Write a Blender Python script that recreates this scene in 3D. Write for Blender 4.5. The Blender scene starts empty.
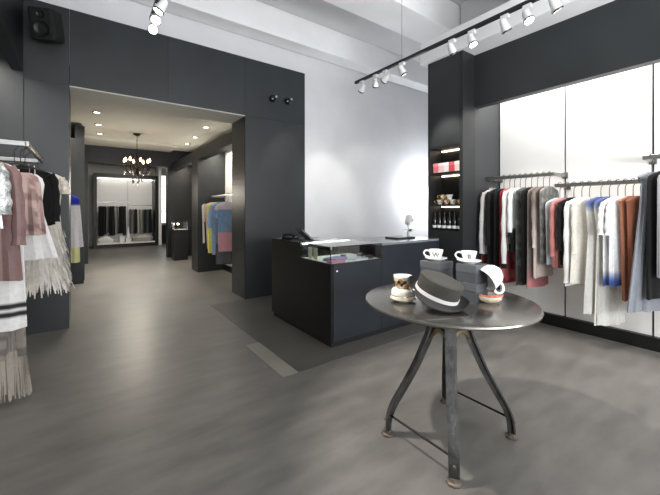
import bpy, bmesh, math, random
from mathutils import Vector, Matrix
random.seed(7)
PI=math.pi
scene=bpy.context.scene
COL=scene.collection
scene.view_settings.view_transform='Standard'
scene.view_settings.look='None'
scene.view_settings.exposure=0.22

# ---------------------------------------------------------------- camera numbers
FPX,H,CYP,CXP=339.0,1.35,209.0,330.0
TH=math.radians(35.9)
FW=(math.sin(TH),math.cos(TH)); RT=(math.cos(TH),-math.sin(TH))
def ray(px):
    u=(px-CXP)/FPX
    return FW[0]+u*RT[0],FW[1]+u*RT[1]
def on_z(px,py,z):
    d=FPX*(H-z)/(py-CYP); r=ray(px); return Vector((d*r[0],d*r[1],z))
def y_at_x(px,X):
    r=ray(px); return X*r[1]/r[0]

# ---------------------------------------------------------------- helpers
def lin(c):
    return tuple(((v/255)/12.92 if v/255<=0.04045 else ((v/255+0.055)/1.055)**2.4) for v in c)
_m={}
def mat(name,rgb,rough=0.5,metal=0.0,noise=0.0,nscale=8.0,bump=0.0,bscale=60.0,emit=None,estr=0.0,spec=0.5,coat=0.0,trans=0.0,rnoise=0.0):
    if name in _m: return _m[name]
    m=bpy.data.materials.new(name); m.use_nodes=True
    nt=m.node_tree; p=nt.nodes['Principled BSDF']; L=nt.links
    c=lin(rgb)
    p.inputs['Base Color'].default_value=(*c,1); p.inputs['Roughness'].default_value=rough
    p.inputs['Metallic'].default_value=metal; p.inputs['Specular IOR Level'].default_value=spec
    p.inputs['Coat Weight'].default_value=coat; p.inputs['Transmission Weight'].default_value=trans
    tc=nt.nodes.new('ShaderNodeTexCoord')
    if noise>0:
        n=nt.nodes.new('ShaderNodeTexNoise'); n.inputs['Scale'].default_value=nscale; n.inputs['Detail'].default_value=6
        L.new(tc.outputs['Object'],n.inputs['Vector'])
        r=nt.nodes.new('ShaderNodeValToRGB')
        r.color_ramp.elements[0].position=.3; r.color_ramp.elements[1].position=.7
        r.color_ramp.elements[0].color=(*[v*(1-noise) for v in c],1); r.color_ramp.elements[1].color=(*[min(1,v*(1+noise)) for v in c],1)
        L.new(n.outputs['Fac'],r.inputs['Fac']); L.new(r.outputs['Color'],p.inputs['Base Color'])
        if rnoise>0:
            mr=nt.nodes.new('ShaderNodeMapRange'); mr.inputs['To Min'].default_value=rough-rnoise; mr.inputs['To Max'].default_value=rough+rnoise
            L.new(n.outputs['Fac'],mr.inputs['Value']); L.new(mr.outputs['Result'],p.inputs['Roughness'])
    if bump>0:
        n2=nt.nodes.new('ShaderNodeTexNoise'); n2.inputs['Scale'].default_value=bscale; n2.inputs['Detail'].default_value=4
        L.new(tc.outputs['Object'],n2.inputs['Vector'])
        b=nt.nodes.new('ShaderNodeBump'); b.inputs['Strength'].default_value=bump; b.inputs['Distance'].default_value=.01
        L.new(n2.outputs['Fac'],b.inputs['Height']); L.new(b.outputs['Normal'],p.inputs['Normal'])
    if emit:
        p.inputs['Emission Color'].default_value=(*lin(emit),1); p.inputs['Emission Strength'].default_value=estr
    _m[name]=m
    return m
def cloth(name='cloth',rough=.85,sheen=.06,spark=0.0,alpha=1.0):
    if name in _m: return _m[name]
    m=bpy.data.materials.new(name); m.use_nodes=True
    nt=m.node_tree; p=nt.nodes['Principled BSDF']; L=nt.links
    a=nt.nodes.new('ShaderNodeAttribute'); a.attribute_name='Col'
    tc=nt.nodes.new('ShaderNodeTexCoord')
    n=nt.nodes.new('ShaderNodeTexNoise'); n.inputs['Scale'].default_value=35; n.inputs['Detail'].default_value=4
    L.new(tc.outputs['Object'],n.inputs['Vector'])
    mr=nt.nodes.new('ShaderNodeMapRange'); mr.inputs['To Min'].default_value=.68; mr.inputs['To Max'].default_value=.98
    L.new(n.outputs['Fac'],mr.inputs['Value'])
    mx=nt.nodes.new('ShaderNodeVectorMath'); mx.operation='SCALE'
    L.new(a.outputs['Color'],mx.inputs[0]); L.new(mr.outputs['Result'],mx.inputs['Scale'])
    L.new(mx.outputs[0],p.inputs['Base Color'])
    p.inputs['Roughness'].default_value=rough; p.inputs['Sheen Weight'].default_value=sheen
    p.inputs['Specular IOR Level'].default_value=.25; p.inputs['Alpha'].default_value=alpha
    if spark>0:
        v=nt.nodes.new('ShaderNodeTexVoronoi'); v.inputs['Scale'].default_value=110
        L.new(tc.outputs['Object'],v.inputs['Vector'])
        b=nt.nodes.new('ShaderNodeBump'); b.inputs['Strength'].default_value=1; b.inputs['Distance'].default_value=.02
        L.new(v.outputs['Color'],b.inputs['Height']); L.new(b.outputs['Normal'],p.inputs['Normal'])
        p.inputs['Metallic'].default_value=spark; p.inputs['Specular IOR Level'].default_value=.6
        mr2=nt.nodes.new('ShaderNodeMapRange'); mr2.inputs['To Min'].default_value=.35; mr2.inputs['To Max'].default_value=1.3
        L.new(v.outputs['Color'],mr2.inputs['Value']); L.new(mr2.outputs['Result'],mx.inputs['Scale'])
    _m[name]=m
    return m

def link(o,parent=None):
    COL.objects.link(o)
    if parent: o.parent=parent
    return o
def obj(name,bm,m,parent=None,smooth=False,loc=None):
    me=bpy.data.meshes.new(name)
    bmesh.ops.recalc_face_normals(bm,faces=bm.faces)
    bm.to_mesh(me); bm.free()
    if smooth:
        me.polygons.foreach_set('use_smooth',[True]*len(me.polygons))
        try: me.set_sharp_from_angle(angle=math.radians(38))
        except Exception: pass
    for x in (m if isinstance(m,(list,tuple)) else [m]): me.materials.append(x)
    o=bpy.data.objects.new(name,me); link(o,parent)
    if loc is not None: o.location=loc
    return o
def tag(o,label,cat,group=None):
    o['label']=label; o['category']=cat
    if group: o['group']=group
    return o
def thing(name,label,cat,loc=(0,0,0),rz=0.0,group=None):
    o=bpy.data.objects.new(name,None); o.empty_display_size=.05
    link(o); o.location=loc; o.rotation_euler=(0,0,rz)
    return tag(o,label,cat,group)
def struct(name,bm,m,parent=None,smooth=False):
    o=obj(name,bm,m,parent,smooth)
    if not parent: o['kind']='structure'
    return o
def copy_tree(o,parent=None):
    c=o.copy(); link(c,parent)
    for ch in list(o.children): copy_tree(ch,c)
    return c
def NB(): return bmesh.new()
def box(bm,x0,x1,y0,y1,z0,z1,bev=0.0,M=None):
    r=bmesh.ops.create_cube(bm,size=1.0)
    vs=r['verts']
    for v in vs:
        v.co=Vector(((x0+x1)/2+v.co.x*(x1-x0),(y0+y1)/2+v.co.y*(y1-y0),(z0+z1)/2+v.co.z*(z1-z0)))
    if bev>0:
        es=list({e for v in vs for e in v.link_edges})
        rb=bmesh.ops.bevel(bm,geom=es,offset=bev,segments=2,profile=.6,affect='EDGES')
        vs=list({v for f in rb['faces'] for v in f.verts}|{v for v in vs if v.is_valid})
    if M is not None:
        for v in vs: v.co=M@v.co
    return bm
def bx(*a,**k): return box(NB(),*a,**k)
def tube(bm,pts,r,n=8,cap=True,sy=1.0):
    pts=[Vector(p) for p in pts]; k=len(pts)
    rs=r if isinstance(r,(list,tuple)) else [r]*k
    rings=[]; N=None
    for i,p in enumerate(pts):
        t=(pts[min(i+1,k-1)]-pts[max(i-1,0)]).normalized()
        if N is None:
            a=Vector((0,0,1)) if abs(t.z)<.9 else Vector((1,0,0))
            N=t.cross(a).normalized()
        else:
            N=(N-t*N.dot(t))
            N=N.normalized() if N.length>1e-6 else t.orthogonal().normalized()
        B=t.cross(N)
        rings.append([bm.verts.new(p+(N*math.cos(2*PI*j/n)+B*math.sin(2*PI*j/n)*sy)*rs[i]) for j in range(n)])
    for a,b in zip(rings,rings[1:]):
        for j in range(n): bm.faces.new((a[j],a[(j+1)%n],b[(j+1)%n],b[j]))
    if cap:
        bm.faces.new(rings[0][::-1]); bm.faces.new(rings[-1])
    return bm
def tb(*a,**k): return tube(NB(),*a,**k)
def lathe(bm,prof,n=32,M=None,sx=1.0,sy=1.0,closed=False):
    rings=[]; made=[]
    for r,z in prof:
        if r<1e-5:
            v=bm.verts.new((0,0,z)); rings.append([v]); made.append(v)
        else:
            rg=[bm.verts.new((r*sx*math.cos(2*PI*j/n),r*sy*math.sin(2*PI*j/n),z)) for j in range(n)]
            rings.append(rg); made+=rg
    pr=list(zip(rings,rings[1:]))
    if closed: pr.append((rings[-1],rings[0]))
    for a,b in pr:
        for j in range(n):
            k=(j+1)%n
            if len(a)==1 and len(b)==1: continue
            if len(a)==1: bm.faces.new((a[0],b[j],b[k]))
            elif len(b)==1: bm.faces.new((a[j],a[k],b[0]))
            else: bm.faces.new((a[j],a[k],b[k],b[j]))
    if M is not None:
        for v in made: v.co=M@v.co
    return bm
def lt(*a,**k): return lathe(NB(),*a,**k)
def prism(bm,poly,z0,z1):
    lo=[bm.verts.new((x,y,z0)) for x,y in poly]; hi=[bm.verts.new((x,y,z1)) for x,y in poly]
    bm.faces.new(lo[::-1]); bm.faces.new(hi); n=len(poly)
    for i in range(n): bm.faces.new((lo[i],lo[(i+1)%n],hi[(i+1)%n],hi[i]))
    return bm
def spline(pts,n=6):
    P=[Vector(p) for p in pts]; out=[]
    for i in range(len(P)-1):
        a=P[max(i-1,0)];b=P[i];c=P[i+1];d=P[min(i+2,len(P)-1)]
        for k in range(n):
            t=k/n
            out.append(.5*((2*b)+(-a+c)*t+(2*a-5*b+4*c-d)*t*t+(-a+3*b-3*c+d)*t**3))
    out.append(P[-1]); return out

# ---------------------------------------------------------------- materials
slate=mat('slate_panel',(45,48,50),.42,noise=.12,nscale=2.5,spec=.4,rnoise=.06)
slate_d=mat('slate_dark',(34,36,37),.45,noise=.12,nscale=2.5,spec=.4)
blackp=mat('black_panel',(13,14,15),.4,noise=.1,nscale=3,spec=.4)
blackm=mat('black_matte',(9,9,10),.6)
white_w=mat('white_plaster',(212,212,213),.8,noise=.03,nscale=3,bump=.05,bscale=30)
ceil_w=mat('ceiling_white',(214,214,214),.85,noise=.04,nscale=2)
beam_w=mat('beam_white',(240,240,240),.75,noise=.03,nscale=3)
corr_c=mat('passage_ceiling_paint',(190,188,178),.8,noise=.03)
panel_w=mat('white_panel',(235,233,230),.55)
steel=mat('brushed_steel',(150,150,148),.35,1.0)
chrome=mat('chrome',(205,205,205),.15,1.0)
iron=mat('cast_iron',(76,76,75),.38,.75,noise=.35,nscale=14,bump=.25,bscale=40)
rust=mat('rusty_iron',(98,88,80),.55,.5,noise=.4,nscale=22,bump=.3,bscale=50)
ceramic=mat('white_ceramic',(240,240,238),.18,coat=.3)
led=mat('warm_led',(255,240,215),.5,emit=(255,232,200),estr=5)
glass=None
def mk_glass():
    m=bpy.data.materials.new('clear_glass'); m.use_nodes=True
    nt=m.node_tree; p=nt.nodes['Principled BSDF']
    p.inputs['Base Color'].default_value=(.93,.97,.95,1); p.inputs['Roughness'].default_value=.02
    p.inputs['IOR'].default_value=1.45; p.inputs['Transmission Weight'].default_value=1
    return m
glass=mk_glass()
def mk_floor():
    m=bpy.data.materials.new('polished_concrete'); m.use_nodes=True
    nt=m.node_tree; p=nt.nodes['Principled BSDF']; L=nt.links
    tc=nt.nodes.new('ShaderNodeTexCoord')
    n1=nt.nodes.new('ShaderNodeTexNoise'); n1.inputs['Scale'].default_value=.9; n1.inputs['Detail'].default_value=8; n1.inputs['Roughness'].default_value=.65
    mp=nt.nodes.new('ShaderNodeMapping'); mp.inputs['Scale'].default_value=(1.6,5.5,1); mp.inputs['Rotation'].default_value=(0,0,.5)
    n2=nt.nodes.new('ShaderNodeTexNoise'); n2.inputs['Scale'].default_value=1.6; n2.inputs['Detail'].default_value=8
    L.new(tc.outputs['Object'],n1.inputs['Vector']); L.new(tc.outputs['Object'],mp.inputs['Vector']); L.new(mp.outputs['Vector'],n2.inputs['Vector'])
    mx=nt.nodes.new('ShaderNodeMath'); mx.operation='MULTIPLY_ADD'; mx.inputs[1].default_value=.5
    ha=nt.nodes.new('ShaderNodeMath'); ha.operation='MULTIPLY'; ha.inputs[1].default_value=.5
    L.new(n1.outputs['Fac'],mx.inputs[0]); L.new(n2.outputs['Fac'],ha.inputs[0]); L.new(ha.outputs[0],mx.inputs[2])
    r=nt.nodes.new('ShaderNodeValToRGB'); r.color_ramp.elements[0].position=.32; r.color_ramp.elements[1].position=.7
    r.color_ramp.elements[0].color=(*lin((80,78,75)),1); r.color_ramp.elements[1].color=(*lin((114,111,107)),1)
    L.new(mx.outputs[0],r.inputs['Fac']); L.new(r.outputs['Color'],p.inputs['Base Color'])
    mr=nt.nodes.new('ShaderNodeMapRange'); mr.inputs['To Min'].default_value=.3; mr.inputs['To Max'].default_value=.5
    L.new(n2.outputs['Fac'],mr.inputs['Value']); L.new(mr.outputs['Result'],p.inputs['Roughness'])
    p.inputs['Specular IOR Level'].default_value=.45
    b=nt.nodes.new('ShaderNodeBump'); b.inputs['Strength'].default_value=.06; b.inputs['Distance'].default_value=.02
    L.new(n2.outputs['Fac'],b.inputs['Height']); L.new(b.outputs['Normal'],p.inputs['Normal'])
    return m
floor_m=mk_floor()
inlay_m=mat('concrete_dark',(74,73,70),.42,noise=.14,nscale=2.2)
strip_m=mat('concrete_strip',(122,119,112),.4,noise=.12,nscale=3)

# ================================================================ SETTING
YW=4.85; CZ=4.35; CORZ=3.0
struct('floor',bx(-1.2,6.7,-2.6,16.5,-.12,0),floor_m)
# darker field of floor around the counter and its paler edge strip
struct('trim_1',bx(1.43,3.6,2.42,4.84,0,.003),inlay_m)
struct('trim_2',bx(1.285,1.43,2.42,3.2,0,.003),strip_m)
struct('ceiling',bx(-1.2,6.7,-2.6,4.9,CZ,CZ+.1),ceil_w)
tn=[2]
def trim(bm,m,**k):
    tn[0]+=1; return struct('trim_%d'%tn[0],bm,m,**k)
# cross beams under the ceiling
trim(bx(-1.1,6.6,4.56,4.85,3.93,CZ,bev=.012),beam_w)
trim(bx(-1.1,6.6,2.93,3.45,3.93,CZ,bev=.012),beam_w)
trim(bx(-1.1,6.6,1.55,2.02,3.93,CZ,bev=.012),beam_w)
trim(bx(-1.1,6.6,.15,.62,3.93,CZ,bev=.012),beam_w)
trim(bx(-1.1,6.6,-1.25,-.78,3.93,CZ,bev=.012),beam_w)
trim(bx(-1.1,6.6,4.80,4.86,4.18,CZ),beam_w)
# long beam above the right wall
trim(bx(3.55,4.6,-2.6,2.9,3.22,3.5,bev=.012),beam_w)
trim(bx(4.46,4.6,-2.6,2.9,3.5,CZ),white_w)
# back wall : white plaster above and right of the opening, slate cladding below
bm=NB()
box(bm,-1.1,6.6,YW+.02,YW+.24,CORZ+.0,CZ); box(bm,1.98,6.6,YW+.02,YW+.24,0,CORZ)
struct('wall_back',bm,white_w)
# slate cladding (panels with fine joints) and the jambs of the passage
bm=NB()
g=.003
for a,b in ((-.53,-.142),):
    box(bm,a,b,YW,5.41,0,2.75)
for a,b in ((-.53,-.14),(-.137,.885),(.888,1.94),(1.943,2.99)):
    box(bm,a,b,YW,YW+.02 if a>1.9 else 5.41,2.752,3.62)
box(bm,1.944,2.99,YW,YW+.02,0,2.75)
box(bm,1.944,2.06,YW+.001,5.41,0,2.75)
struct('wall_passage_front',bm,slate)
# corridor shell
struct('ceiling_passage',bx(-1.1,3.2,5.41,10.3,CORZ,CORZ+.1),corr_c)
trim(bx(-.14,1.944,4.853,5.409,2.74,2.752),corr_c)
trim(bx(-.1,1.95,9.35,10.3,2.94,3.0),corr_c)
bm=NB(); box(bm,-.9,-.8,5.41,10.3,0,CORZ); box(bm,-.8,0,7.95,8.1,0,2.68); box(bm,-.15,-.0,8.1,10.3,0,2.95)
struct('wall_passage_left',bm,slate_d)
bm=NB(); box(bm,1.95,3.1,7.5,8.0,0,2.62); box(bm,1.95,2.12,8.0,10.3,2.42,2.62); box(bm,2.56,2.66,8.0,10.3,0,2.62); box(bm,1.95,2.12,5.42,7.5,2.42,2.62); box(bm,2.56,2.66,5.42,7.5,2.2,2.62)
struct('wall_passage_right',bm,slate_d)
trim(bx(2.54,2.56,5.42,7.5,.12,2.62),panel_w)
trim(bx(2.5,2.56,5.42,7.5,0,.12),blackp)
trim(bx(2.54,2.56,8.0,10.3,.0,2.62),panel_w)
struct('wall_passage_side',bx(3.1,3.2,5.05,10.3,0,CORZ),slate_d)
bm=NB(); box(bm,-.9,.07,10.3,10.5,0,3.0); box(bm,1.87,3.1,10.3,10.5,0,3.0); box(bm,.07,1.87,10.3,10.5,2.52,3.0)
struct('wall_passage_end',bm,blackp)
# end room
struct('ceiling_end_room',bx(-1.2,3.6,10.5,16.5,2.95,3.05),corr_c)
bm=NB(); box(bm,-1.2,2.36,14.85,15.0,0,2.95); box(bm,2.36,2.92,14.85,15.0,0,.75); box(bm,2.36,2.92,14.85,15,2.72,2.95); box(bm,2.92,3.6,14.85,15,0,2.95)
struct('wall_end_room_back',bm,mat('end_room_white',(200,198,190),.7))
struct('wall_end_room_left',bx(-1.2,-1.1,10.5,15,0,2.95),slate_d)
struct('wall_end_room_right',bx(3.5,3.6,10.5,15,0,2.95),panel_w)
bm=NB()
box(bm,2.36,2.41,14.8,14.86,.75,2.72); box(bm,2.87,2.92,14.8,14.86,.75,2.72); box(bm,2.36,2.92,14.8,14.86,.75,.8); box(bm,2.36,2.92,14.8,14.86,2.67,2.72)
box(bm,2.625,2.65,14.81,14.85,.8,2.67)
for k in range(1,4): box(bm,2.41,2.87,14.81,14.85,.75+k*.49,.775+k*.49)
w=struct('window_1',bm,mat('window_paint',(225,225,225),.5))
obj('pane',bx(2.41,2.87,14.845,14.85,.8,2.67),glass,w)
trim(bx(2.40,2.9,14.5,14.84,0,.72),blackm)
# pale post right of the end display
trim(bx(2.24,2.34,14.0,14.8,0,2.95),panel_w)
# left wall of the shop : niche, fascia
bm=NB(); box(bm,-1.2,-1.1,-2.6,YW,0,CZ); box(bm,-1.1,-.53,YW-.02,5.41,0,3.62)
struct('wall_left',bm,slate)
trim(bx(-.62,-.53,-2.6,YW-.02,2.81,CZ),blackp)
trim(bx(-1.1,-1.08,-2.6,YW-.02,.1,2.81),mat('niche_grey',(140,140,132),.6))
struct('baseboard_left',bx(-1.08,-1.02,-2.6,YW-.02,0,.1),blackp)
# right wall : niche with white panels
bm=NB(); box(bm,4.46,4.6,-2.6,2.9,0,3.3); box(bm,3.86,4.46,2.312,2.62,0,3.3)
struct('wall_right',bm,slate)
ys=[2.31,1.557,.82,.083,-.654,-1.391,-2.128]
bm=NB()
for a,b in zip(ys,ys[1:]): box(bm,4.43,4.46,b+.009,a-.009,.13,3.0)
trim(bm,panel_w)
struct('baseboard_right',bx(4.38,4.46,-2.6,2.31,0,.128),blackp)
trim(bx(3.85,3.95,-2.6,2.31,2.59,3.3),slate)        # fascia
trim(bx(3.95,4.46,-2.6,2.31,3.0,3.1),blackp)          # niche lid
struct('wall_store_side',bx(6.5,6.6,2.6,YW+.02,0,CZ),white_w)
struct('wall_store_front',bx(4.6,6.6,2.62,2.72,0,CZ),white_w)

# ================================================================ SHELF COLUMN
x0,x1,y0,y1=3.6,3.86,2.312,2.81
sc_=thing('shelving_column','tall slate shelving column with three lit open shelves between white wall and clothes niche','shelving',(x0,y0,0))
W,D=y1-y0,x1-x0
obj('side_panel',bx(0,D,0,.045,0,3.22),slate_d,sc_); obj('side_panel',bx(0,D,W-.03,W,0,3.22),slate_d,sc_)
obj('back_panel',bx(D-.015,D,.045,W-.03,0,3.22),slate_d,sc_)
obj('upper_panel',bx(0,.02,.045,W-.03,2.13,3.22),slate,sc_)
obj('base_panel',bx(0,.02,.045,W-.03,0,1.06),slate_d,sc_)
for z in (2.11,1.785,1.385,1.06):
    s=obj('shelf',bx(.004,D-.015,.045,W-.03,z,z+.022),slate_d,sc_)
    if z>1.1: obj('light_strip',bx(D-.045,D-.02,.06,W-.05,z-.014,z-.001),led,s)
# patterned boxes on the upper shelf
pk=[(226,120,128),(238,205,204),(244,236,232),(214,84,96),(240,214,210)]
for i,(c,a) in enumerate(zip(pk,('salmon pink','pale pink','ivory','crimson','blush'))):
    yb=2.735-i*.078
    t=thing('gift_box','%s gift box with a white lid in the row on the lit upper shelf'%a,'box',(3.655,yb,1.807),0,'gift boxes on the upper shelf')
    obj('carton',bx(0,.13,-.036,.036,0,.105,bev=.003),mat('giftbox_%d'%i,c,.5,noise=.1,nscale=40),t)
    obj('lid',bx(-.003,.133,-.038,.038,.085,.125,bev=.003),mat('giftlid_%d'%i,tuple(min(255,v+22) for v in c),.5),t)
def cup_bm(r=.042,h=.06,base=.024,wall=.003,n=32):
    return lt([(0,.004),(base,.004),(base*1.05,0),(base*1.15,.006),(r*.75,h*.35),(r*.93,h*.75),(r,h),(r-wall,h),(r*.9-wall,h*.72),(r*.7,h*.34),(base*.8,.012),(0,.01)],n)
def handle_bm(r,h,s=1.0):
    pts=[(r*.93,0,h*.82),(r*1.3,0,h*.9),(r*1.62,0,h*.72),(r*1.6,0,h*.48),(r*1.25,0,h*.28),(r*.72,0,h*.25)]
    return tb(spline(pts,5),.0038*s,8)
def saucer_bm(r=.068):
    return lt([(0,.003),(r*.5,.003),(r*.52,0),(r*.56,.003),(r*.85,.012),(r,.018),(r,.0205),(r*.82,.0155),(r*.55,.0075),(0,.0065)],36)
pat=mat('black_gold_pattern',(90,70,40),.3)
def mk_pattern():
    nt=pat.node_tree;p=nt.nodes['Principled BSDF'];L=nt.links
    tc=[n for n in nt.nodes if n.type=='TEX_COORD'][0]
    v=nt.nodes.new('ShaderNodeTexVoronoi'); v.inputs['Scale'].default_value=62
    L.new(tc.outputs['Object'],v.inputs['Vector'])
    r=nt.nodes.new('ShaderNodeValToRGB'); e=r.color_ramp.elements
    e[0].position=.0; e[0].color=(.01,.01,.01,1); e[1].position=.35; e[1].color=(*lin((205,150,80)),1)
    q=e.new(.55); q.color=(*lin((236,226,208)),1); q=e.new(.8); q.color=(*lin((196,96,70)),1)
    r.color_ramp.interpolation='CONSTANT'
    L.new(v.outputs['Color'],r.inputs['Fac']); L.new(r.outputs['Color'],p.inputs['Base Color'])
mk_pattern()
gold=mat('gold_rim',(205,160,90),.25,1.0)
# cups on the middle shelf
sp=[(0,0),(0,1),(0,2),(0,3),(1,0),(1,1)]
wh=['farthest from the clothes','second from the far end','third from the far end','nearest the clothes']
for r_,k in sp:
    yy=2.70-.095*k-(.045 if r_ else 0); zz=1.408+r_*.062
    lab=('patterned teacup on the middle lit shelf, %s'%wh[k]) if r_==0 else ('patterned teacup stacked on top of the middle shelf cups, %s'%('farther from the clothes' if k==0 else 'nearer the clothes'))
    t=thing('teacup',lab,'cup',(3.70,yy,zz),2.2,'patterned teacups on the middle shelf')
    obj('cup_body',cup_bm(.042,.06),pat if (r_+k)%2 else ceramic,t,True); obj('handle',handle_bm(.042,.06),gold,t,True)
# bottles on the bottom shelf
bot=mat('bottle_black',(12,13,15),.15,coat=.5); lbl=mat('bottle_label',(225,225,225),.4)
for k in range(6):
    yy=2.745-.072*k
    t=thing('bottle','%s dark bottle with a white label on the bottom shelf of the column'%['leftmost','second from left','third from left','third from right','second from right','rightmost'][k],'bottle',(3.655,yy,1.082),0,'dark bottles on the bottom shelf')
    obj('bottle_body',lt([(0,0),(.026,0),(.028,.006),(.028,.12),(.024,.15),(.012,.172),(.0105,.215),(.012,.217),(.012,.235),(0,.235)],20),bot,t,True)
    obj('label',lt([(.0284,.03),(.0288,.031),(.0288,.062),(.0284,.063)],20),lbl,t,True)

# ================================================================ COUNTER
CX,CY=1.92,2.64
ct=thing('sales_counter','long matte black L-shaped sales counter standing before the white wall','counter',(CX,CY,0))
XE=1.675   # to the column
cnt_s=mat('counter_black',(12,13,14),.38,noise=.12,nscale=3,spec=.35)
cnt_f=mat('counter_slate',(36,40,46),.36,noise=.12,nscale=3,spec=.4)
obj('side_panel',bx(0,.03,0,1.27,.06,.815),cnt_s,ct)
obj('side_panel',bx(0,.03,.56,1.27,.8151,.98),cnt_s,ct)
obj('front_panel',bx(.0305,.68,-.004,.026,.06,.815),cnt_f,ct)
obj('front_panel',bx(.684,XE,-.004,.026,.06,.955),cnt_f,ct)
obj('end_panel',bx(.03,.5,1.24,1.27,.06,.955),cnt_s,ct)
obj('inner_panel',bx(.5,.53,.62,1.24,.06,.955),cnt_s,ct); obj('inner_panel',bx(.53,XE,.59,.62,.06,.955),cnt_s,ct)
obj('plinth',prism(NB(),[(.02,.02),(XE,.02),(XE,.6),(.52,.6),(.52,1.25),(.02,1.25)],0,.06),blackm,ct)
obj('display_floor',bx(.03,.68,.026,.56,.80,.815),panel_w,ct)
obj('worktop',prism(NB(),[(.684,0),(XE,0),(XE,.62),(.53,.62),(.53,1.27),(.03,1.27),(.03,.562),(.684,.562)],.955,.98),mat('counter_top',(120,122,126),.16,noise=.06,spec=.6),ct)
lk=obj('lock',lt([(0,0),(.011,0),(.011,.004),(.006,.006),(0,.006)],20,M=Matrix.Translation((.075,-.004,.74))@Matrix.Rotation(PI/2,4,'X')),chrome,ct,True)
gc=thing('glass_display_case','clear glass display case set into the front corner of the black counter','display case',(CX,CY,.8155))
gt=.16
obj('front_pane',bx(.004,.68,0,.006,0,gt),glass,gc); obj('side_pane',bx(.0,.006,.008,.555,0,gt),glass,gc)
obj('top_pane',bx(0,.68,0,.557,gt+.001,gt+.008),glass,gc); obj('back_pane',bx(.008,.68,.549,.555,0,gt),glass,gc)
obj('light_bar',bx(.02,.66,.525,.545,gt-.014,gt),mat('case_led',(240,250,240),.5,emit=(240,252,240),estr=9),gc)
obj('corner_clip',bx(-.001,.012,-.001,.012,gt-.02,gt+.0095),chrome,gc)
def folded(name,label,cat,loc,rz,w,d,h,c,n=3,group=None):
    t=thing(name,label,cat,loc,rz,group)
    for i in range(n):
        s=.0+.004*i
        obj('fold',bx(-w/2+s,w/2-s*.5,-d/2+s*.6,d/2-s,h*i/n,h*(i+.96)/n,bev=h/n*.35),mat('fold_%s_%d'%(name+str(c),i%2),tuple(max(0,min(255,v-10*(i%2))) for v in c),.8),t,True)
    return t
folded('scarf','folded lilac scarf in the glass counter display','scarf',(2.12,2.83,.816),.35,.24,.16,.03,(150,140,190),3)
folded('scarf','folded blush pink scarf lying at the glass corner of the display case','scarf',(2.04,2.71,.816),-.1,.17,.09,.018,(222,150,160),2)
folded('booklet','white booklet lying open behind the pink scarf in the glass case','booklet',(2.36,2.76,.816),.2,.22,.14,.014,(235,232,238),2)
for i,(xx,yy,a) in enumerate(((2.50,2.73,'nearest its right end'),(2.52,2.90,'right rear'),(2.30,2.93,'behind the scarf'))):
    t=thing('trinket_box','small dark trinket box with gold clasp in the glass case, %s'%a,'box',(xx,yy,.816),.3*i)
    obj('casket',bx(-.035,.035,-.025,.025,0,.026,bev=.004),mat('trinket',(60,58,60),.4),t); obj('lid',bx(-.036,.036,-.026,.026,.0265,.036,bev=.004),mat('trinket_lid',(90,86,84),.3,.4),t)
    obj('clasp',bx(-.006,.006,-.03,-.026,.018,.03),gold,t)
for i,yy in enumerate((3.0,3.1)):
    t=thing('display_card','beige upright jewellery card in the glass case, %s'%('nearer the front corner' if i==0 else 'at the rear of the left side'),'card',(1.985,yy,.816),0)
    obj('card',bx(-.003,.003,-.035,.035,.0,.12),mat('card_beige',(206,200,180),.7),t); obj('foot',bx(-.003,.03,-.02,.02,0,.004),mat('card_beige',(206,200,180),.7),t)
# point of sale screen, telephone, papers, laptop, orchid
t=thing('touch_screen','black tilted till screen on a foot on the counter behind the glass case','monitor',(2.10,3.36,.9805),-.2)
R=Matrix.Translation((0,0,.055))@Matrix.Rotation(-.85,4,'Y')
obj('screen_case',bx(-.02,.0,-.13,.13,-.05,.13,bev=.004,M=None),mat('black_plastic',(18,18,19),.3),t).matrix_local=R
obj('screen',bx(.0005,.002,-.118,.118,-.04,.12),mat('screen_grey',(120,124,126),.1),t).matrix_local=R
obj('foot',bx(-.07,.07,-.07,.07,0,.012,bev=.004),mat('black_plastic',(18,18,19),.3),t)
obj('stand',tb([(0,0,.012),(-.01,0,.05)],.018,12),mat('black_plastic',(18,18,19),.3),t,True)
t=thing('telephone','small black desk telephone on the left end of the counter','telephone',(2.03,3.62,.9805),.3)
obj('base',prism(NB(),[(-.07,-.08),(.07,-.08),(.07,.08),(-.07,.08)],0,.028),mat('black_plastic',(18,18,19),.3),t)
obj('handset',tb(spline([(-.035,-.085,.045),(-.035,-.05,.06),(-.035,.05,.06),(-.035,.085,.045)],4),[.022]*3+[.014]*7+[.022]*3,10),mat('black_plastic',(18,18,19),.3),t,True)
obj('keypad',bx(.0,.055,-.05,.05,.0282,.032),mat('keypad_grey',(150,150,150),.5),t)
t=thing('paper_stack','loose stack of white papers lying on the counter behind the glass case','papers',(2.36,3.36,.9805),.3)
for i in range(3): obj('sheet',bx(-.13,.13,-.1,.1,.004*i,.004*i+.0035,M=Matrix.Rotation(.12*i,4,'Z')),mat('paper',(238,238,240),.7),t)
t=thing('laptop','closed thin black laptop lying at the far right of the counter top','laptop',(3.255,2.97,.9805),.0)
obj('base',bx(-.16,.16,-.11,.11,0,.011,bev=.003),blackm,t); obj('lid',bx(-.16,.16,-.11,.11,.0115,.018,bev=.003),mat('laptop_lid',(36,37,40),.3),t)
t=thing('potted_orchid','white orchid in a small white pot at the counter end beside the column','plant',(3.49,3.02,.9805))
obj('pot',lt([(0,0),(.03,0),(.036,.05),(.04,.075),(.035,.075),(.032,.055),(0,.05)],24),ceramic,t,True)
st=spline([(0,0,.055),(-.015,.015,.13),(-.01,.03,.2),(.03,.035,.25),(.07,.03,.23)],5)
obj('stem',tb(st,.003,6),mat('stem_green',(70,96,52),.6),t,True)
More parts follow.
